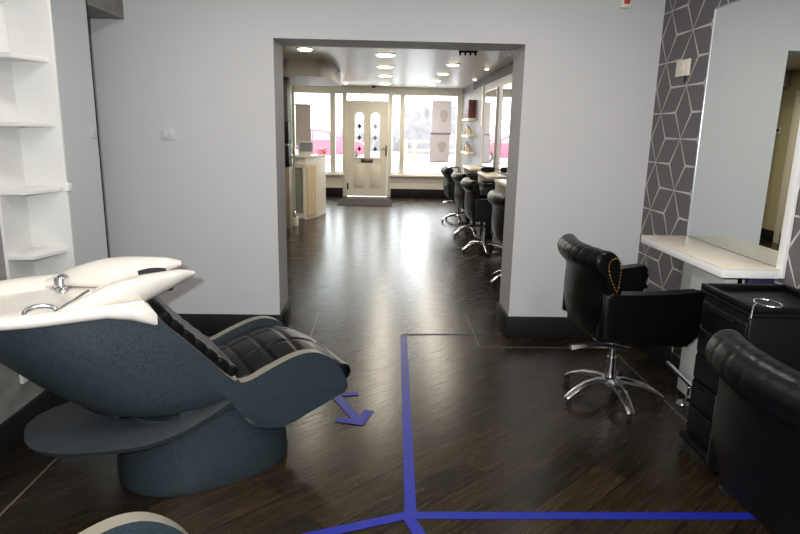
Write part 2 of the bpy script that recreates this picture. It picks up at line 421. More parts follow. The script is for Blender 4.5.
# ------------------------------------------------------------------ front room, left : mirror, shelf tower
t = thing('tall_mirror', 'tall narrow wall mirror on the left wall beside the white shelf unit', 'mirror', (XL + .006, 3.4, 0))
b = MB(); b.box(-.006, .004, -.395, .392, .2, 2.5); b.build('mirror_glass', MIRROR, t)
b = MB(); b.box(-.007, .006, .392, .402, .2, 2.5); b.build('dark_edge', BLACKP, t)
t = thing('shelf_unit', 'white tapered open shelf unit fixed to the left wall above the wash basins', 'shelf', (XL, 2.98, 0))
b = MB(); b.box(.001, .016, -.205, .0, .27, 2.5); b.build('back_panel', SHELFW, t)
b = MB(); b.box(.001, .212, .0, .02, .27, 2.5, .002); b.build('end_panel', SHELFW, t)
for z in (.88, 1.18, 1.482, 1.772, 2.12):
    b = MB(); b.prism([(.016, -.2), (.13, -.2), (.188, -.001), (.016, -.001)], z, z + .02, 'z', .002); b.build('shelf_board', SHELFW, t)
b = MB(); b.box(.195, .225, -.012, .03, 1.18, 1.22, .004); b.build('mirror_clip', mat('clear_clip', (225, 228, 228), .15), t)

# ------------------------------------------------------------------ backwash chair
def plan(uf, uh, w, e, n=14, ex=2.3):
    pts = [(uf, -w)]
    for k in range(1, 4): pts.append((uf + (uh + e - uf) * k / 4, -w))
    for k in range(n + 1):
        a = -PI / 2 - PI * k / n
        c, s = math.cos(a), math.sin(a)
        pts.append((uh + e + e * math.copysign(abs(c) ** (2 / ex), c), w * math.copysign(abs(s) ** (2 / ex), s)))
    for k in range(3, 0, -1): pts.append((uf + (uh + e - uf) * k / 4, w))
    pts.append((uf, w))
    return pts
def make_wash(label, loc, rz):
    t = thing('backwash_chair', label, 'wash chair', loc, rz, 'backwash chairs')
    # shell: hull under the bowl + two side cheeks + under-seat
    b = MB()
    hull = [(.12, -.36, .20, .3, .295), (.10, -.40, .24, .3, .34), (.07, -.53, .295, .34, .39), (.03, -.585, .306, .36, .44), (-.01, -.66, .307, .37, .50), (-.08, -.74, .31, .37, .58), (-.15, -.815, .31, .36, .66), (-.215, -.88, .31, .35, .73), (-.285, -.955, .308, .34, .818)]
    hr = [[(u, v, z) for u, v in plan(uf, uh, w_, e)] for uf, uh, w_, e, z in hull]; b.loft(hr, cap=False); b._face([b.bm.verts.new(p) for p in reversed(hr[0])])
    top = smooth_poly([(-.262, .775), (-.20, .70), (-.133, .628), (-.05, .545), (.0, .49), (.04, .462), (.09, .463), (.175, .495), (.28, .528), (.355, .535), (.42, .515), (.48, .466), (.525, .40), (.545, .345)], 4)
    bot = smooth_poly([(.548, .325), (.535, .31), (.50, .30), (.43, .275), (.355, .25), (.25, .215), (.16, .21), (.07, .27), (.0, .38), (-.07, .46), (-.16, .57), (-.24, .67)], 3)
    prof = top + bot
    for a, c in ((-.309, -.262), (.262, .309)):
        b.prism(prof, a, c, 'y', .012, 3, side_mat=1, pick=lambda c: c.x < .1 or c.z > .25 + .25 * (c.x - .16))
    under = [(-.20, .66), (-.02, .44), (.05, .41), (.15, .43), (.30, .46), (.40, .45), (.47, .38), (.50, .31), (.43, .285), (.355, .26), (.25, .225), (.1, .22), (-.2, .33)]
    b.prism(under, -.264, .264, 'y')
    b.build('shell', [SHELLM, EDGEM], t, 40)
    # pedestal
    b = MB(); rings = []
    for z, a, w_ in ((0, .37, .295), (.015, .375, .30), (.12, .365, .29), (.24, .35, .283), (.33, .34, .28)):
        rings.append([(-.04 + a * math.copysign(abs(math.cos(q)) ** .8, math.cos(q)), w_ * math.copysign(abs(math.sin(q)) ** .8, math.sin(q)), z) for q in [2 * PI * k / 40 for k in range(40)]])
    b.loft(rings); b.build('pedestal', SHELLM, t)
    # swept flange round the foot of the hull
    b = MB()
    def flz(u): return .285 + (.0 if u < -.4 else .115 * ((u + .4) / .42) ** 2)
    ring_o, ring_i, ring_ob, ring_ib = [], [], [], []
    for k in range(41):
        a = PI / 2 + PI * k / 40; c, s = math.cos(a), math.sin(a)
        uo = .02 + .76 * math.copysign(abs(c) ** .95, c); vo = (.35 - .04 * max(0, 1 - abs(c) / .45)) * math.copysign(abs(s) ** .72, s)
        ui = .02 + .46 * c; vi = .22 * s
        zo = flz(uo); zi = flz(ui) + .03
        ring_o.append((uo, vo, zo)); ring_i.append((ui, vi, zi)); ring_ob.append((uo + .012, vo * .97, zo - .022)); ring_ib.append((ui, vi, zi - .05))
    b.loft([ring_i, [tuple(.5 * (p + q) + (0, 0, .006)[n] for n, (p, q) in enumerate(zip(A, B))) for A, B in zip(ring_i, ring_o)], ring_o, ring_ob, ring_ib], cap=False, closed=False)
    b.build('flange', mat('grey_flange', (50, 55, 60), .45, noise=.3, scale=60), t, 50)
    # ceramic bowl
    b = MB()
    rr = [(-.285, -.955, .312, .36, .812), (-.27, -.975, .330, .37, .822), (-.27, -.98, .336, .37, .838), (-.285, -.972, .328, .37, .853), (-.31, -.95, .306, .36, .862), (-.345, -.925, .283, .35, .853), (-.40, -.905, .262, .34, .825), (-.45, -.885, .24, .32, .78), (-.50, -.86, .21, .29, .735), (-.55, -.82, .165, .24, .705), (-.60, -.76, .10, .15, .692), (-.64, -.72, .04, .06, .688)]
    rings = []
    for i, (uf, uh, w_, e, z) in enumerate(rr):
        ring = []
        for u, v in plan(uf, uh, w_, e, 18):
            f = max(0, 1 - abs(u - uf) / .16)
            dz = -.052 * f ** 1.6 if i < 2 else (-.03 * f ** 1.6 if i < 4 else 0)
            if i in (2, 3, 4, 5, 6): dz -= .045 * max(0, 1 - (v / .09) ** 2) * max(0, 1 - abs(u - uf) / .1)   # neck dip
            ring.append((u, v, z + dz))
        rings.append(ring)
    b.loft(rings)
    for s in (-1, 1):      # the two horns of the neck rest
        path = smooth_poly([(-.60, .262, .835), (-.50, .245, .855), (-.40, .215, .868), (-.30, .18, .875), (-.20, .145, .886), (-.13, .122, .897), (-.075, .112, .900)], 4)
        hw = smooth_poly([(.02, .012), (.05, .034), (.066, .052), (.062, .056), (.046, .043), (.032, .028), (.012, .010)], 4)
        rings = []
        for i, (u, v, z) in enumerate(path):
            q = path[min(i + 1, len(path) - 1)]; p = path[max(i - 1, 0)]
            tx, ty = q[0] - p[0], (q[1] - p[1]); L = math.hypot(tx, ty); nx, ny = -ty / L, tx / L
            a, h = hw[i]
            rings.append([(u + nx * a * math.cos(k), s * (v + ny * a * math.cos(k)), z + h * math.sin(k) + .35 * h * math.cos(k)) for k in [2 * PI * m / 20 for m in range(20)]])
        b.loft(rings)
    basin = b.build('basin', CERAM, t, 60)
    b = MB(); b.lathe([(.0, .0), (.03, .0), (.034, .004), (.02, .006), (.0, .006)], (-.68, 0, .686), 18, False); b.build('plug_hole', CHROME, basin)
    # mixer tap on the far inner wall
    b = MB(); c0 = (-.545, .235)
    b.lathe([(.0, 0), (.038, 0), (.038, .012), (.03, .018), (.026, .05), (.02, .058), (.0, .06)], (c0[0], c0[1], .805), 20, False)
    b.box(c0[0] - .022, c0[0] + .022, c0[1] - .075, c0[1] - .02, .80, .83, .008); b.ball((c0[0], c0[1] - .075, .813), .02)
    b.tube([(c0[0], c0[1], .86), (c0[0] + .01, c0[1] - .02, .872), (c0[0] + .02, c0[1] - .06, .875)], [.014, .012, .008])
    b.build('mixer_tap', CHROME, t)
    b = MB(); b.tube(smooth_poly([(-.62, -.235, .80), (-.565, -.235, .85), (-.52, -.232, .872), (-.475, -.225, .89)], 4), [.012] * 8 + [.014, .016, .018, .019, .02], 14)
    b.build('spray_handle', CHROME, t)
    b = MB(); b.tube([(-.64 + .05 * math.cos(k), -.235 + .018 * math.sin(k), .845 + .02 * math.sin(k)) for k in [PI * m / 10 for m in range(11)]], .008); b.build('hose', STEEL, t)
    # gel neck pad
    b = MB(); b.grid(lambda i, j: (-.265 + .115 * i, -.07 + .14 * j, .893 - .03 * math.sin(PI * j) + .008 * math.sin(PI * i)), 6, 10); b.grid(lambda i, j: (-.265 + .115 * i, -.07 + .14 * j, .84 - .03 * math.sin(PI * j)), 6, 10)
    b.build('neck_pad', RUBBER, t)
    # padded backrest and leg cushion: quilted solids
    def cushion(path, hv, thick, along, across, name, crown=0):
        pts = smooth_poly(path, 14); n = len(pts) - 1
        Ls = [0]
        for p, q in zip(pts[:-1], pts[1:]): Ls.append(Ls[-1] + math.hypot(q[0] - p[0], q[1] - p[1]))
        b = MB(); rings = []
        m = 56
        for i, (u, z) in enumerate(pts):
            p, q = pts[max(0, i - 1)], pts[min(n, i + 1)]; L = math.hypot(q[0] - p[0], q[1] - p[1]); nu, nz = -(q[1] - p[1]) / L, (q[0] - p[0]) / L
            s = Ls[i] / Ls[-1]; ends = min(1, min(s, 1 - s) / .05) ** .5 if 0 < s < 1 else 0
            top, bot_ = [], []
            for k in range(m + 1):
                f = k / m; v = -hv + 2 * hv * f
                g1 = min(abs((s * along) - round(s * along)) / along * Ls[-1], 1); g2 = abs((f * across) - round(f * across)) / across * 2 * hv
                if round(f * across) in (0, across): g2 = 1
                grv = .007 * max(math.exp(-(g1 / .009) ** 2), math.exp(-(g2 / .008) ** 2))
                edge = min(1, min(f, 1 - f) / .06) ** .5
                h = thick * (.35 + .65 * ends) * (.2 + .8 * edge ** 1.5) + crown * (math.sin(PI * f) - .6) * ends - grv
                top.append((u + nu * h, v, z + nz * h)); bot_.append((u, v, z))
            rings.append(top + bot_[::-1])
        b.loft(rings); return b.build(name, LEATHER, t, 60)
    cushion([(-.275, .765), (-.20, .675), (-.12, .585), (-.04, .50), (.035, .43)], .258, .062, 7, 1, 'backrest_cushion')
    cushion([(.02, .40), (.10, .412), (.20, .442), (.31, .468), (.40, .462), (.48, .42), (.535, .36)], .258, .05, 5, 3, 'seat_cushion', .035)
    b = MB(); b.tube([(.552, -.25, .375), (.555, -.235, .375), (.558, 0, .375), (.555, .235, .375), (.552, .25, .375)], [.015, .043, .046, .043, .015], 16); b.build('leg_roll', LEATHER, t)
    return t
make_wash('blue grey backwash chair with white ceramic basin in full view, black quilted seat', (-.78, 2.62, 0), math.radians(31))
make_wash('second backwash chair, only its blue foot end with painted flash-lit grey edge showing at the bottom', (-.762, .922, 0), math.radians(36))

# ------------------------------------------------------------------ salon chair
def make_salon_chair(label, group):
    t = thing('salon_chair', label, 'salon chair', (0, 0, 0), 0, group)
    b = MB(); b.lathe([(.0, .075), (.045, .078), (.05, .09), (.045, .12), (.03, .13), (.026, .25), (.0, .25)], (0, 0, 0), 20, False); b.lathe([(.0, .2), (.018, .2), (.018, .40), (.0, .40)], (0, 0, 0), 16, False)
    b.build('gas_column', CHROME, t)
    for k in range(5):
        a = math.radians(-91 + 72 * k); ca, sa = math.cos(a), math.sin(a)
        b = MB(); rings = []
        for r, z, hw, h in ((.02, .105, .03, .018), (.09, .112, .03, .017), (.175, .10, .027, .015), (.25, .068, .024, .013), (.29, .042, .022, .012), (.302, .034, .017, .009)):
            cx, cy = r * ca, r * sa
            rings.append([(cx - sa * hw * x, cy + ca * hw * x, z + h * y) for x, y in ((-1, -.6), (-.7, -1), (.7, -1), (1, -.6), (1, .5), (.6, 1), (-.6, 1), (-1, .5))])
        b.loft(rings); leg = b.build('leg', SATIN, t)
        b = MB(); b.cyl((.28 * ca, .28 * sa), .014, 0, .034, 12); b.build('glide', RUBBER, leg)
    b = MB(); rings = []
    for i in range(13):
        f = i / 12; x = -.275 + .345 * f; z = .332 + .022 * math.sin(PI * f) - .018 * f
        rings.append([(x, y - .06, z + q) for y, q in ((-.022, -.004), (-.016, -.012), (.016, -.012), (.022, -.004), (.012, .012), (-.012, .012))])
    b.loft(rings); b.build('pump_lever', SATIN, t)
    b = MB(); b.box(-.20, .27, -.23, .23, .415, .46, .012); b.build('seat_frame', BLACKP, t)
    b = MB(); b.box(-.2, .31, -.222, .222, .425, .535, .035, 4); b.build('seat', LEATHER, t)
    for s in (-1, 1):
        b = MB()
        prof = smooth_poly([(-.215, .455), (.0, .44), (.20, .43), (.27, .445), (.285, .51), (.292, .60), (.315, .655), (.322, .69), (.30, .722), (.25, .722), (.1, .708), (-.05, .702), (-.215, .70)], 3)
        y0, y1 = sorted((s * .218, s * .295))
        b.prism(prof, y0, y1, 'y', .03, 4)
        for v in b.bm.verts: v.co.y += s * .055 * max(0, (v.co.x + .215) / .53)
        b.build('armrest', LEATHER, t, 50)
    # back with rolled top, seams as shallow grooves across the roll
    b = MB(); rings = []; NY = 64; W = .285
    base = smooth_poly([(-.165, .46), (-.16, .57), (-.168, .70), (-.178, .79), (-.185, .83), (-.195, .885), (-.235, .92), (-.285, .915), (-.318, .875), (-.315, .83), (-.285, .795), (-.262, .77), (-.258, .70), (-.262, .60), (-.25, .52), (-.235, .46)], 4, False)
    for j in range(NY + 1):
        y = -W + 2 * W * j / NY; f = (y / W)
        bow = .05 * f * f; endt = 1 - .10 * max(0, (abs(f) - .93) / .07) ** 2
        gap = abs(((j / NY) * 7) - round((j / NY) * 7)) / 7 * 2 * W
        grv = .0022 * math.exp(-(gap / .008) ** 2) if 0 < round(j / NY * 7) < 7 else 0
        ring = []
        for (x, z) in base:
            k = (1 - grv / .07) * endt if z > .78 else endt
            cx, cz = (-.25, .855) if z > .78 else (-.21, z)
            ring.append((cx + (x - cx) * k + bow, y, cz + (z - cz) * k))
        rings.append(ring)
    b.loft(rings); back = b.build('backrest', LEATHER, t, 50)
    b = MB(); b.box(-.20, -.14, -.215, .215, .53, .80, .028, 4); b.build('back_pad', LEATHER, t)
    for s in (-1, 1):
        b = MB(); yy = s * (W + .002)
        for k in range(20): b.ball((-.165 - .0, s * .284, .465 + k * .0125), .0036, seg=8)
        loop = smooth_poly([(-.168, .71), (-.162, .75), (-.158, .80), (-.160, .85), (-.178, .885), (-.203, .885), (-.222, .86), (-.22, .82), (-.20, .77), (-.18, .725)], 3)
        for (x, z) in loop: b.ball((x + .02, yy, z), .0036, seg=8)
        b.build('nail_trim', BRASS, back)
    return t
c1 = make_salon_chair('black leather salon chair with brass nails, facing the white wall desk, fully visible', 'salon chairs')
c1.location = (1.33, 3.27, 0); c1.rotation_euler[2] = math.radians(4)
def chair(x, y, rz, label):
    c = copy_tree(c1); c.location = (x, y, 0); c.rotation_euler[2] = math.radians(rz); c['label'] = label
chair(1.295, 1.50, 4, 'black leather salon chair nearest the camera, cut by the right edge')
chair(1.37, 5.98, 6, 'black salon chair in the far room nearest the opening, half hidden by its right edge')
chair(1.29, 7.62, 2, 'second black salon chair beyond the opening, its pale lit back roll turned to the aisle')
chair(1.31, 8.85, 6, 'third black salon chair from the opening, in the row facing the far right wall')
chair(1.27, 10.25, 2, 'black salon chair farthest away, beside the shop window with posters')

# ------------------------------------------------------------------ trolley
def make_trolley(label, group, loc, rz=0):
    t = thing('salon_trolley', label, 'trolley', loc, rz, group)
    b = MB(); b.box(-.185, .185, -.185, .185, .10, .80, .006); b.build('body', BLACKP, t)
    b = MB(); b.box(-.2, .2, -.2, .2, .795, .815, .006); 
    for x0, x1, y0, y1 in ((-.2, -.175, -.2, .2), (.175, .2, -.2, .2), (-.175, .175, -.2, -.175), (-.175, .175, .175, .2)): b.box(x0, x1, y0, y1, .813, .842, .006)
    b.build('top_tray', BLACKP, t)
    for k in range(5):
        z = .14 + k * .128
        b = MB(); b.box(-.198, -.18, -.172, .172, z, z + .115, .008, 3); dr = b.build('drawer', BLACKP, t)
        b = MB(); b.box(-.212, -.196, -.10, .10, z + .09, z + .105, .005); b.build('drawer_handle', BLACKP, dr)
    b = MB(); b.box(-.21, .21, -.21, .21, .07, .10, .01); b.build('base_plate', BLACKP, t)
    for x in (-.18, .18):
        for y in (-.18, .18):
            b = MB(); b.tube([(x, y, .07), (x, y, .05)], .014); b.tube([(x - .0, y - .014, .028), (x, y + .014, .028)], .028, 16); b.build('castor', RUBBER, t)
    return t
tr = make_trolley('black drawer trolley with chrome dryer ring, standing by the white desk end', 'drawer trolleys', (1.668, 2.475, 0))
b = MB(); b.tube([(-.12 + .045 * math.cos(k), -.17 + .06 * math.sin(k), .852) for k in [2 * PI * m / 32 for m in range(33)]], .0045, 8); b.tube([(-.165, -.17, .852), (-.19, -.195, .848), (-.207, -.207, .80), (-.207, -.207, .72)], .0045, 8)
b.build('dryer_ring', CHROME, tr)
t = thing('foot_rest', 'chrome bar footrest on a curved post, on the floor under the white desk', 'footrest', (1.74, 3.2, 0))
b = MB(); b.tube([(-.03, -.17, .155), (0, .22, .155)], .014, 10); b.build('foot_bar', CHROME, t)
b = MB(); b.tube(smooth_poly([(0, .0, .15), (.02, -.01, .10), (.02, -.01, .05), (.0, -.01, .004)], 5), .009, 8); b.lathe([(0, 0), (.04, 0), (.035, .008), (0, .01)], (0, -.01, 0), 16, False); b.build('foot_post', CHROME, t)

# ------------------------------------------------------------------ floor tapes
TZ = [.0003]
def tape(label, pts_list, name='floor_tape'):
    b = MB()
    for (x0, y0), (x1, y1), wd in pts_list:
        L = math.hypot(x1 - x0, y1 - y0); n = (-(y1 - y0) / L * wd / 2, (x1 - x0) / L * wd / 2)
        P = [(x0 + n[0], y0 + n[1]), (x1 + n[0], y1 + n[1]), (x1 - n[0], y1 - n[1]), (x0 - n[0], y0 - n[1])]
        b.prism(P, TZ[0], TZ[0] + .0012, 'z')
    TZ[0] += .0004
    return tag(b.build(name, TAPE), label, 'tape', 'blue floor tapes')
tape('long blue tape line running from the opening towards the camera', [((.165, 4.33), (.126, 2.145), .048)])
tape('blue tape line crossing the floor to the right, below the black chairs', [((.10, 2.142), (1.555, 2.142), .046)])
tape('blue tape line slanting to the lower left from the junction', [((.14, 2.152), (-.5, 1.93), .046)])
tape('short blue tape end running off the bottom from the junction', [((.105, 2.16), (.20, 1.90), .048)])
ft = tape('faint dark blue tape line across the opening between the wall ends', [((.15, 4.34), (.92, 4.36), .022)])
ft.data.materials[0] = mat('worn_navy_tape', (22, 22, 62), .5, noise=.3)
t = thing('floor_arrow', 'blue tape arrow on the floor beside the foot of the wash chair', 'arrow', (-.12, 2.915, 0))
def arm(name, p, q, wd):
    b = MB(); L = math.hypot(q[0] - p[0], q[1] - p[1]); n = (-(q[1] - p[1]) / L * wd / 2, (q[0] - p[0]) / L * wd / 2)
    b.prism([(p[0] + n[0], p[1] + n[1]), (q[0] + n[0], q[1] + n[1]), (q[0] - n[0], q[1] - n[1]), (p[0] - n[0], p[1] - n[1])], TZ[0], TZ[0] + .0012, 'z'); TZ[0] += .0004; b.build(name, TAPE, t)
arm('arrow_shaft', (-.135, .33), (.01, .02), .056); arm('arrow_barb', (.008, -.012), (.058, .15), .052); arm('arrow_barb', (.03, .002), (-.112, .04), .052); arm('arrow_tail', (-.10, .355), (-.01, .365), .045)

# ------------------------------------------------------------------ ceiling lights
def downlight(x, y, z, r, label, group, name='ceiling_light'):
    t = thing(name, label, 'ceiling light', (x, y, z), 0, group)
    b = MB(); b.lathe([(r + .02, 0), (r + .018, -.008), (r + .006, -.012), (r + .001, -.006)], (0, 0, 0), 24, False); b.build('trim_ring', CHROME, t)
    b = MB(); b.lathe([(0, -.034), (r * .8, -.032), (r, -.022), (r, -.002)], (0, 0, 0), 24, False); b.build('bulb', BULB, t)
ordn = ['nearest', 'second', 'third', 'farthest']
for k, (x, y) in enumerate(SALON_A): downlight(x, y, ZC, .115, 'round glowing ceiling light, %s in the line leading to the front door' % ordn[k], 'salon ceiling lights')
for k, (x, y) in enumerate(SALON_B): downlight(x, y, ZC, .085, 'round glowing ceiling light, %s in the line above the salon chairs' % ordn[k], 'salon ceiling lights')
downlight(*SALON_C[0], ZC, .085, 'round glowing ceiling light just behind the top left of the opening', 'salon ceiling lights')
downlight(1.517, 9.45, ZC, .03, 'small spotlight over the right wall mirrors, nearer of the two', 'small spotlights')
downlight(1.62, 11.4, ZC, .03, 'small spotlight over the right wall, nearer to the shop window', 'small spotlights')
downlight(-.80, 12.95, ZC, .04, 'small glowing spotlight beside the rounded ceiling bulkhead', 'small spotlights')
for k, (x, y) in enumerate(FRONT_FILL_LIGHTS): downlight(x, y, 2.6, .08, 'unseen round ceiling light added in the front room %s' % ['left of the opening', 'right of the opening', 'above the wash chairs', 'above the near trolley', 'at the rear left', 'at the rear right'][k], 'added front ceiling lights')
t = thing('ceiling_spot_rail', 'dark ceiling fitting with small prongs close behind the opening head', 'ceiling fitting', (.976, 7.55, ZC))
b = MB(); b.box(-.11, .11, -.02, .02, -.02, 0, .004); b.build('rail', BLACKP, t)
for k in range(4):
    b = MB(); b.tube([(-.09 + .06 * k, 0, -.018), (-.09 + .06 * k, 0, -.05)], .012); b.build('prong', BLACKP, t)
tag(MB().lathe([(0, 0), (.05, 0), (.045, -.03), (.02, -.05), (0, -.052)], (-.241, 13.7, ZC), 20, False).build('smoke_detector', RUBBER), 'dark round detector on the ceiling above the front door', 'detector')

# bulkhead with rounded end under the salon ceiling
b = MB(); cor = [(-2.04, 8.85), (-.98, 8.85)] + [(-.98 + .22 * math.sin(a), 8.85 + .8 * (1 - math.cos(a))) for a in [PI / 2 * k / 10 for k in range(1, 11)]] + [(-.755, 10.75), (-2.04, 10.75)]
b.prism(cor, 2.205, ZC, 'z'); struct(b.build('ceiling_bulkhead', mat('bulkhead_paint', (172, 166, 158), .5, noise=.02)))

# ------------------------------------------------------------------ salon left : wall unit, glass screen, reception desk
t = thing('wall_unit', 'tall narrow unit with black middle panels just inside the opening on the left', 'cabinet', (-1.755, 9.25, 0))
b = MB(); b.box(-.35, .355, -.15, .15, 0, .93, .004); b.build('base_cabinet', mat('taupe_laminate', (150, 140, 122), .5, noise=.08), t)
b = MB(); b.box(-.35, .355, -.15, .15, .93, 1.25, .006); b.build('black_panel', BLACKP, t)
b = MB(); b.box(-.35, .355, -.15, .15, 1.27, 1.60, .006); b.build('black_panel', BLACKP, t)
b = MB(); b.box(-.35, .345, -.14, .15, 1.25, 1.27); b.build('divider', STEEL, t)
b = MB(); b.box(-.35, .35, -.15, .15, 1.60, 2.2, .004); b.build('upper_cabinet', mat('slate_laminate', (92, 90, 88), .5, noise=.06), t)
t = thing('glass_screen', 'upright greenish glass screen with steel clips in front of the reception desk', 'screen', (-1.375, 9.6, 0))
b = MB(); b.box(-.012, .012, -.16, .0, .10, 2.10); b.build('glass_sheet', GREENG, t)
b = MB(); b.box(-.014, .014, -.175, -.16, .10, 2.10); b.build('sheet_edge', mat('glass_edge', (170, 186, 172), .2, noise=.05), t)
b = MB(); b.box(-.03, .03, -.18, .02, .0, .14, .004); b.build('foot', WPVC, t)
for z in (.16, 1.12):
    b = MB(); b.box(-.02, .02, -.19, -.15, z, z + .08, .004); b.build('clip', CHROME, t)
DX, DY = -1.23, 11.0
t = thing('reception_desk', 'cream reception counter with angled front and glazed display, left of the front door', 'reception desk', (DX, DY, 0))
foot = [(-.30, -.78), (.0, -.75), (.07, -.50), (.175, .04), (.175, 1.0), (-.30, 1.0)]
foot = [(-.285, -.80), (-.10, -.80), (-.065, -.78), (.065, -.50), (.185, .04), (-.285, .04)]
b = MB(); b.prism(foot, .0, .90, 'z'); b.build('carcass', DOORM, t)
b = MB(); b.prism([(x * 1.03, y * 1.03) for x, y in foot], .90, .93, 'z'); b.prism([(x * .99, y * .99) for x, y in foot], .93, 1.02, 'z'); b.build('upstand', WPVC, t)
b = MB(); b.prism([(x * 1.06, y * 1.04) for x, y in foot], 1.02, 1.05, 'z', .004); b.build('counter_top', WPVC, t)
b = MB(); b.box(-.262, -.115, -.806, -.801, .10, .86); b.build('display_back', mat('display_dark', (150, 150, 140), .3, noise=.1), t)
for z in (.3, .55, .72):
    b = MB(); b.box(-.262, -.115, -.818, -.801, z, z + .012); b.build('glass_shelf', GREENG, t)
b = MB(); b.box(-.285, -.262, -.826, -.80, .02, .90); b.box(-.115, -.095, -.826, -.80, .02, .90); b.box(-.262, -.115, -.826, -.80, .02, .10); b.box(-.262, -.115, -.826, -.80, .86, .90); b.build('display_frame', WPVC, t)
b = MB(); dxy = (.13, .28); L = math.hypot(*dxy); n = (dxy[1] / L, -dxy[0] / L)
P = lambda s, o: (-.065 + dxy[0] * s + n[0] * o, -.78 + dxy[1] * s + n[1] * o)
b.prism([P(.06, .0), P(.94, .0), P(.94, .014), P(.06, .014)], .05, .88, 'z'); dd = b.build('oak_door', OAK, t)
b = MB(); b.prism([P(.5, .014), P(.62, .014), P(.62, .03), P(.5, .03)], .34, .42, 'z'); b.build('door_catch', CREAM, dd)
# things on the counter
t = thing('desk_screen', 'white framed grey panel standing on the reception counter, left end', 'screen', (-1.36, 10.6, 1.05))
b = MB(); b.box(-.11, .15, -.015, .01, .02, .24, .004); b.build('frame', WHITE, t)
b = MB(); b.box(-.08, .13, -.02, -.014, .06, .21); b.build('grey_panel', mat('grey_screen', (150, 156, 166), .3, noise=.1), t)
b = MB(); b.box(-.08, .1, -.06, .06, 0, .02, .004); b.build('stand', WHITE, t)
for k, (x, y, h) in enumerate(((-1.115, 10.7, .12), (-1.075, 10.86, .10), (-1.05, 11.02, .13))):
    t = thing('glass_jar', ['clear glass jar on reception counter, leftmost of three', 'short clear glass jar on reception counter, middle of three', 'clear glass jar on reception counter, closest to the door'][k], 'jar', (x, y, 1.05), 0, 'jars on the counter')
    b = MB(); b.lathe([(0, 0), (.035, 0), (.036, h * .8), (.028, h * .9), (.026, h * .88), (.033, h * .78), (.032, .006), (0, .006)], (0, 0, 0), 16, False); b.build('jar_body', GREENG, t)
    b = MB(); b.lathe([(0, h * .9), (.03, h * .9), (.03, h), (0, h)], (0, 0, 0), 16, False); b.build('lid', CHROME, t)
# salon left wall : door and thermostat (seen in the wall mirror)
b = MB(); b.box(SX0, SX0 + .03, 8.52, 8.65, 0, 2.06, .004); b.box(SX0, SX0 + .03, 7.52, 7.65, 0, 2.06, .004); b.box(SX0, SX0 + .03, 7.52, 8.65, 2.06, 2.15, .004)
d2 = struct(b.build('door_2', CREAM))
b = MB(); b.box(SX0 + .001, SX0 + .02, 7.65, 8.52, .01, 2.06); lf = b.build('door_leaf', CREAM, d2)
b = MB(); b.tube([(SX0 + .02, 8.26, 1.0), (SX0 + .07, 8.26, 1.0), (SX0 + .07, 8.15, 1.0)], .01); b.build('door_handle', CHROME, lf)
t = thing('thermostat', 'small thermostat with dark display on the beige wall, seen in the mirror', 'thermostat', (SX0, 8.95, 1.6))
b = MB(); b.box(0, .02, -.055, .055, -.045, .045, .006); b.build('case', WPVC, t)
b = MB(); b.box(.02, .024, -.04, .04, -.01, .03); b.build('display', BLACKP, t)

# ------------------------------------------------------------------ salon right : wallpaper, mirrors, desks, shelves
struct(box_obj('trim_3', GLIT, SX1 - .006, SX1, 5.2, 12.0, .16, 2.30))
for k, (y0, y1, lab) in enumerate(((9.62, 10.7, 'tall wall mirror in far room, behind the third chair'), (7.95, 9.1, 'tall wall mirror in far room, behind the second chair'), (5.5, 6.6, 'tall wall mirror in far room, nearest the opening'))):
    t = thing('wall_mirror', lab, 'mirror', (SX1 - .016, (y0 + y1) / 2, 0), 0, 'far room mirrors')
    h = (y1 - y0) / 2
    b = MB(); b.box(-.008, .008, -h, h, .93, 2.15); b.build('mirror_glass', MIRROR, t)
    b = MB(); b.box(-.014, .009, -h - .03, -h, .93, 2.17); b.box(-.014, .009, h, h + .03, .93, 2.17); b.box(-.014, .009, -h, h, 2.15, 2.17); b.build('mirror_frame', mat('pale_frame', (200, 196, 182), .35, noise=.05), t)
tag(box_obj('trim_board', CREAM, SX1 - .03, SX1 - .007, 10.95, 11.02, 1.6, 2.3), 'narrow cream upright board on the grey wallpaper by the far mirror', 'board')
for k, (y, lab) in enumerate(((10.75, 'white desk along the far right wall, beneath the floating shelves end'), (8.93, 'cream topped desk along the far right wall, second from window'), (7.44, 'white desk along the far right wall, third from window'), (5.9, 'white desk along the far right wall, hidden nearest the opening'))):
    t = thing('dressing_table', lab, 'desk', (1.6, y, 0), 0, 'far room desks')
    b = MB(); b.box(-.15, .13, -.52, .52, .86, .90, .004); b.build('desk_top', CREAM, t)
    b = MB(); b.box(-.14, .13, .47, .51, .0, .86, .003); b.build('side_panel', CREAM, t)
    b = MB(); b.box(.08, .13, -.51, .47, .76, .86, .003); b.build('apron', CREAM, t)
for z, nm in ((1.725, 'top'), (1.415, 'middle'), (1.085, 'lowest')):
    tag(box_obj('wall_shelf', CREAM, 1.58, SX1 - .001, 11.75, 12.75, z - .022, z + .022, .004), 'cream floating shelf on the far right wall, %s of three' % nm, 'shelf', 'floating shelves')
t = thing('product_box', 'dark red printed product box standing on the top floating shelf', 'box', (1.665, 12.0, 1.748))
b = MB(); b.box(-.07, .07, -.12, .12, 0, .34, .004); b.build('carton', mat('dark_red_card', (96, 44, 50), .5, noise=.9, scale=14), t)
struct(box_obj('trim_4', mat('dark_pelmet', (46, 44, 42), .6, noise=.1), SX1 - .03, SX1, YW2, 12.2, 2.30, ZC))
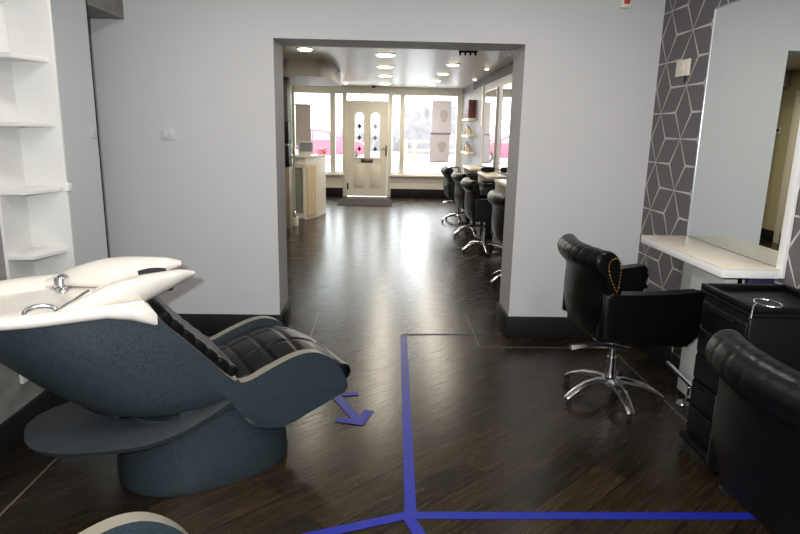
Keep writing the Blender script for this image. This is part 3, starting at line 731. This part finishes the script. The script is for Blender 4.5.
# small bottles on the shelves
bc = [(200, 180, 150), (170, 150, 120), (210, 205, 195), (120, 96, 80)]
for z, nm in ((1.747, 'top'), (1.437, 'middle'), (1.107, 'lowest')):
    for k in range(4):
        if nm == 'top' and k == 0: continue
        y = 12.05 + k * .19; h = .13 + .03 * (k % 3)
        t = thing('product_bottle', 'small pump bottle on the %s floating shelf, %s from its near end' % (nm, ['first', 'second', 'third', 'fourth'][k]), 'bottle', (1.66, y, z), 0, 'shelf bottles')
        b = MB(); b.lathe([(0, 0), (.028, 0), (.03, .01), (.03, h * .7), (.012, h * .8), (.012, h * .86), (0, h * .86)], (0, 0, 0), 14, False); b.build('bottle_body', mat('bottle%d' % k, bc[k], .3, noise=.05), t)
        b = MB(); b.lathe([(0, h * .86), (.014, h * .86), (.014, h), (0, h)], (0, 0, 0), 12, False); b.build('bottle_cap', BLACKP, t)
for k, (y, lab) in enumerate(((9.685, 'black trolley between far desks, farther from the opening'), (8.19, 'black trolley between far desks, nearer to the opening'))):
    c = copy_tree(tr); c.location = (1.50, y, 0); c['label'] = lab
    for ch in list(c.children):
        if ch.name.startswith('dryer_ring'): bpy.data.objects.remove(ch)
# hair dryer / tool lying on desks
t = thing('hair_dryer', 'black hair dryer lying on the cream far desk', 'hair dryer', (1.56, 9.2, .90), math.radians(20))
b = MB(); b.tube([(-.1, 0, .045), (-.02, 0, .045), (.08, 0, .045), (.11, 0, .045)], [.03, .045, .042, .03], 16); b.build('barrel', BLACKP, t)
b = MB(); b.tube([(.05, .02, .03), (.07, .16, .022)], [.02, .016], 10); b.build('handle', BLACKP, t)

# ------------------------------------------------------------------ posters in the windows
PGREY = mat('poster_grey', (214, 208, 214), .6, noise=.06, scale=3)
PFACE = mat('poster_blush', (210, 198, 198), .6, noise=.15, scale=9)
def paper(m):
    nt = m.node_tree; b = nt.nodes['Principled BSDF']; out = nt.nodes['Material Output']
    tr_ = nt.nodes.new('ShaderNodeBsdfTranslucent'); tr_.inputs[0].default_value = (.12, .115, .12, 1); mx = nt.nodes.new('ShaderNodeAddShader')
    nt.links.new(b.outputs[0], mx.inputs[0]); nt.links.new(tr_.outputs[0], mx.inputs[1]); nt.links.new(mx.outputs[0], out.inputs['Surface']); return m
def poster(label, x0, x1, z0, z1, m, art=True):
    t = thing('window_poster', label, 'poster', ((x0 + x1) / 2, YF - .06, (z0 + z1) / 2), 0, 'window posters')
    w_, h = (x1 - x0) / 2, (z1 - z0) / 2
    b = MB(); b.box(-w_, w_, -.004, .004, -h, h); b.build('sheet', m, t)
    if art:
        b = MB(); b.prism([(.25 * w_ + .42 * w_ * math.cos(a) * (1 + .15 * math.sin(3 * a)), .1 * h + .42 * h * math.sin(a)) for a in [2 * PI * k / 28 for k in range(28)]], -.0055, -.0042, 'y'); b.build('printed_shape', PFACE, t)
    b = MB(); b.box(-w_ - .01, w_ + .01, -.008, .008, h, h + .025); b.box(-w_ - .01, w_ + .01, -.008, .008, -h - .02, -h); b.build('hanger', STEEL, t)
poster('pale grey poster hanging in the right window, upper of two', 1.06, 1.49, 1.46, 2.13, paper(PGREY))
poster('pale grey poster hanging in the right window, lower of two', 1.03, 1.47, .82, 1.42, PGREY)
poster('brown grey poster hanging in the left window above the counter', -1.98, -1.64, 1.14, 2.0, paper(mat('poster_brown', (172, 158, 148), .6, noise=.08, scale=4)), False)
t = thing('display_card', 'small dark framed card on the window sill behind the farthest chair', 'card', (1.60, YF - .09, .514))
b = MB(); b.box(-.11, .11, -.008, .008, .0, .2, .003); b.build('frame', mat('indigo_frame', (70, 68, 96), .4, noise=.05), t)
b = MB(); b.box(-.085, .085, -.012, -.007, .03, .17); b.build('card_sheet', WHITE, t)

# ------------------------------------------------------------------ street
b = MB(); b.box(-60, 60, YF + .15, 120, -.12, -.02); struct(b.build('ground_street', mat('pale_wet_road', (205, 205, 208), .45, noise=.08, scale=.6)))
# red car
t = thing('car', 'red hatchback car parked across the street outside the window', 'car', (-2.9, 31.0, -.02))
side = smooth_poly([(-1.98, .42), (-2.0, .75), (-1.93, .98), (-1.72, 1.30), (-1.55, 1.44), (-.9, 1.50), (-.1, 1.47), (.45, 1.30), (.85, 1.03), (1.5, .94), (1.9, .82), (2.02, .60), (1.98, .34)], 4)
prof = side + [(1.62, .28)] + [(1.28 + .36 * math.cos(a), .30 + .36 * math.sin(a)) for a in [PI * k / 8 for k in range(9)]] + [(.0, .24)] + [(-1.28 + .36 * math.cos(a), .30 + .36 * math.sin(a)) for a in [PI * k / 8 for k in range(9)]] + [(-1.7, .28)]
b = MB(); b.prism(prof, -.85, .85, 'y', .07, 3); body = b.build('car_body', RED, t, 40)
b = MB(); b.prism([(-1.55, 1.02), (-1.42, 1.34), (-.62, 1.40), (-.62, 1.0)], -.862, .862, 'y'); b.prism([(-.54, 1.0), (-.54, 1.40), (-.1, 1.38), (.42, 1.2), (.68, 1.0)], -.862, .862, 'y'); b.build('side_window', GLASSD, t)
b = MB(); b.box(1.82, 2.0, -.75, -.45, .62, .78, .02); b.build('headlight', mat('headlamp', (230, 232, 235), .15), t)
for x in (-1.28, 1.28):
    for y in (-.78, .78):
        b = MB(); b.tube([(x, y - .1, .32), (x, y + .1, .32)], .32, 24); wl = b.build('wheel', TYRE, t)
        b = MB(); b.tube([(x, y - .105, .32), (x, y + .105, .32)], .2, 18); b.build('hub_cap', STEEL, wl)
# orange barrier, sign, hedge, building
t = thing('street_barrier', 'orange railing barrier across the road outside the right window', 'barrier', (2.2, 30.0, -.02))
OR = mat('orange_barrier', (196, 140, 108), .5, noise=.08)
for x in (-1.15, -.75, 3.2):
    b = MB(); b.box(x - .09, x + .09, -.1, .1, 0, 1.1, .02); b.build('upright', OR, t)
for z in (.55, .95):
    b = MB(); b.box(-1.15, 3.2, -.03, .03, z, z + .08, .01); b.build('rail', OR, t)
t = thing('road_sign', 'round red and blue no stopping signs on a post outside the narrow window', 'sign', (.27, 24.0, -.02))
def disc(x, y, z, r, th): return [[(x + r * math.cos(a), y + q, z + r * math.sin(a)) for a in [2 * PI * k / 24 for k in range(24)]] for q in (0, th)]
b = MB(); b.tube([(0, .03, 0), (0, .03, 2.5)], .04); b.build('post', STEEL, t)
for z, c1_, c2_ in ((2.22, (190, 90, 100), (120, 140, 180)), (1.86, (150, 190, 205), (165, 205, 218))):
    b = MB(); b.loft(disc(0, -.02, z, .16, .02)); p = b.build('sign_plate', mat('sign%d' % c1_[0], c1_, .4, noise=.03), t)
    b = MB(); b.loft(disc(0, -.03, z, .115, .012)); b.build('sign_face', mat('signf%d' % c2_[0], c2_, .4, noise=.03), p)
HED = mat('winter_hedge', (112, 108, 110), .9, noise=.5, scale=3, bump=.4, bscale=9)
def hedge(label, x0, x1, y, h):
    random.seed(int(y * 10 + h)); b = MB(); n = 26
    V = b.grid(lambda i, j: (x0 + (x1 - x0) * i, y + 1.2 * math.cos(PI * j) - .3 * random.random(), h * math.sin(PI * j) * (.82 + .25 * random.random())), n, 12)
    tag(b.build('hedge', HED, None, 80), label, 'hedge', 'hedges across the road')
hedge('bare grey hedge across the road behind the orange barrier', 1.2, 9.5, 42.0, 3.0)
hedge('lower grey hedge across the road, behind the road sign', -3.2, 1.2, 46.0, 1.6)
t = thing('bare_tree', 'bare grey roadside tree behind the hedge, seen in the right window', 'tree', (3.6, 44.0, -.02))
b = MB(); b.tube([(0, 0, 0), (.05, 0, 2), (0, 0, 3.6)], [.16, .12, .05], 8); b.build('trunk', HED, t)
b = MB()
for k in range(14):
    a = k * 2.4; z = 1.6 + .13 * k; b.tube([(0, 0, z), (.5 * math.cos(a), .5 * math.sin(a), z + .5), (.8 * math.cos(a), .8 * math.sin(a), z + 1.1)], [.04, .025, .01], 6)
b.build('branches', HED, t)
t = thing('street_building', 'pale grey building with flat roof across the street, behind the car', 'building', (-2.2, 60, -.02))
PB = mat('pale_render', (214, 214, 220), .8, noise=.04, scale=.5)
b = MB(); b.box(-1.2, 3.8, 0, 6, 0, 6.5); b.build('wall', PB, t)
b = MB(); b.box(-1.4, 4.0, -.2, 6.2, 6.5, 6.8); b.build('roof', mat('roof_grey', (150, 150, 156), .8, noise=.1), t)
for x in (-.6, 1.2, 2.6):
    for z in (1.2, 3.9):
        b = MB(); b.box(x, x + .9, -.05, .02, z, z + 1.4); b.build('window', GLASSD, t)
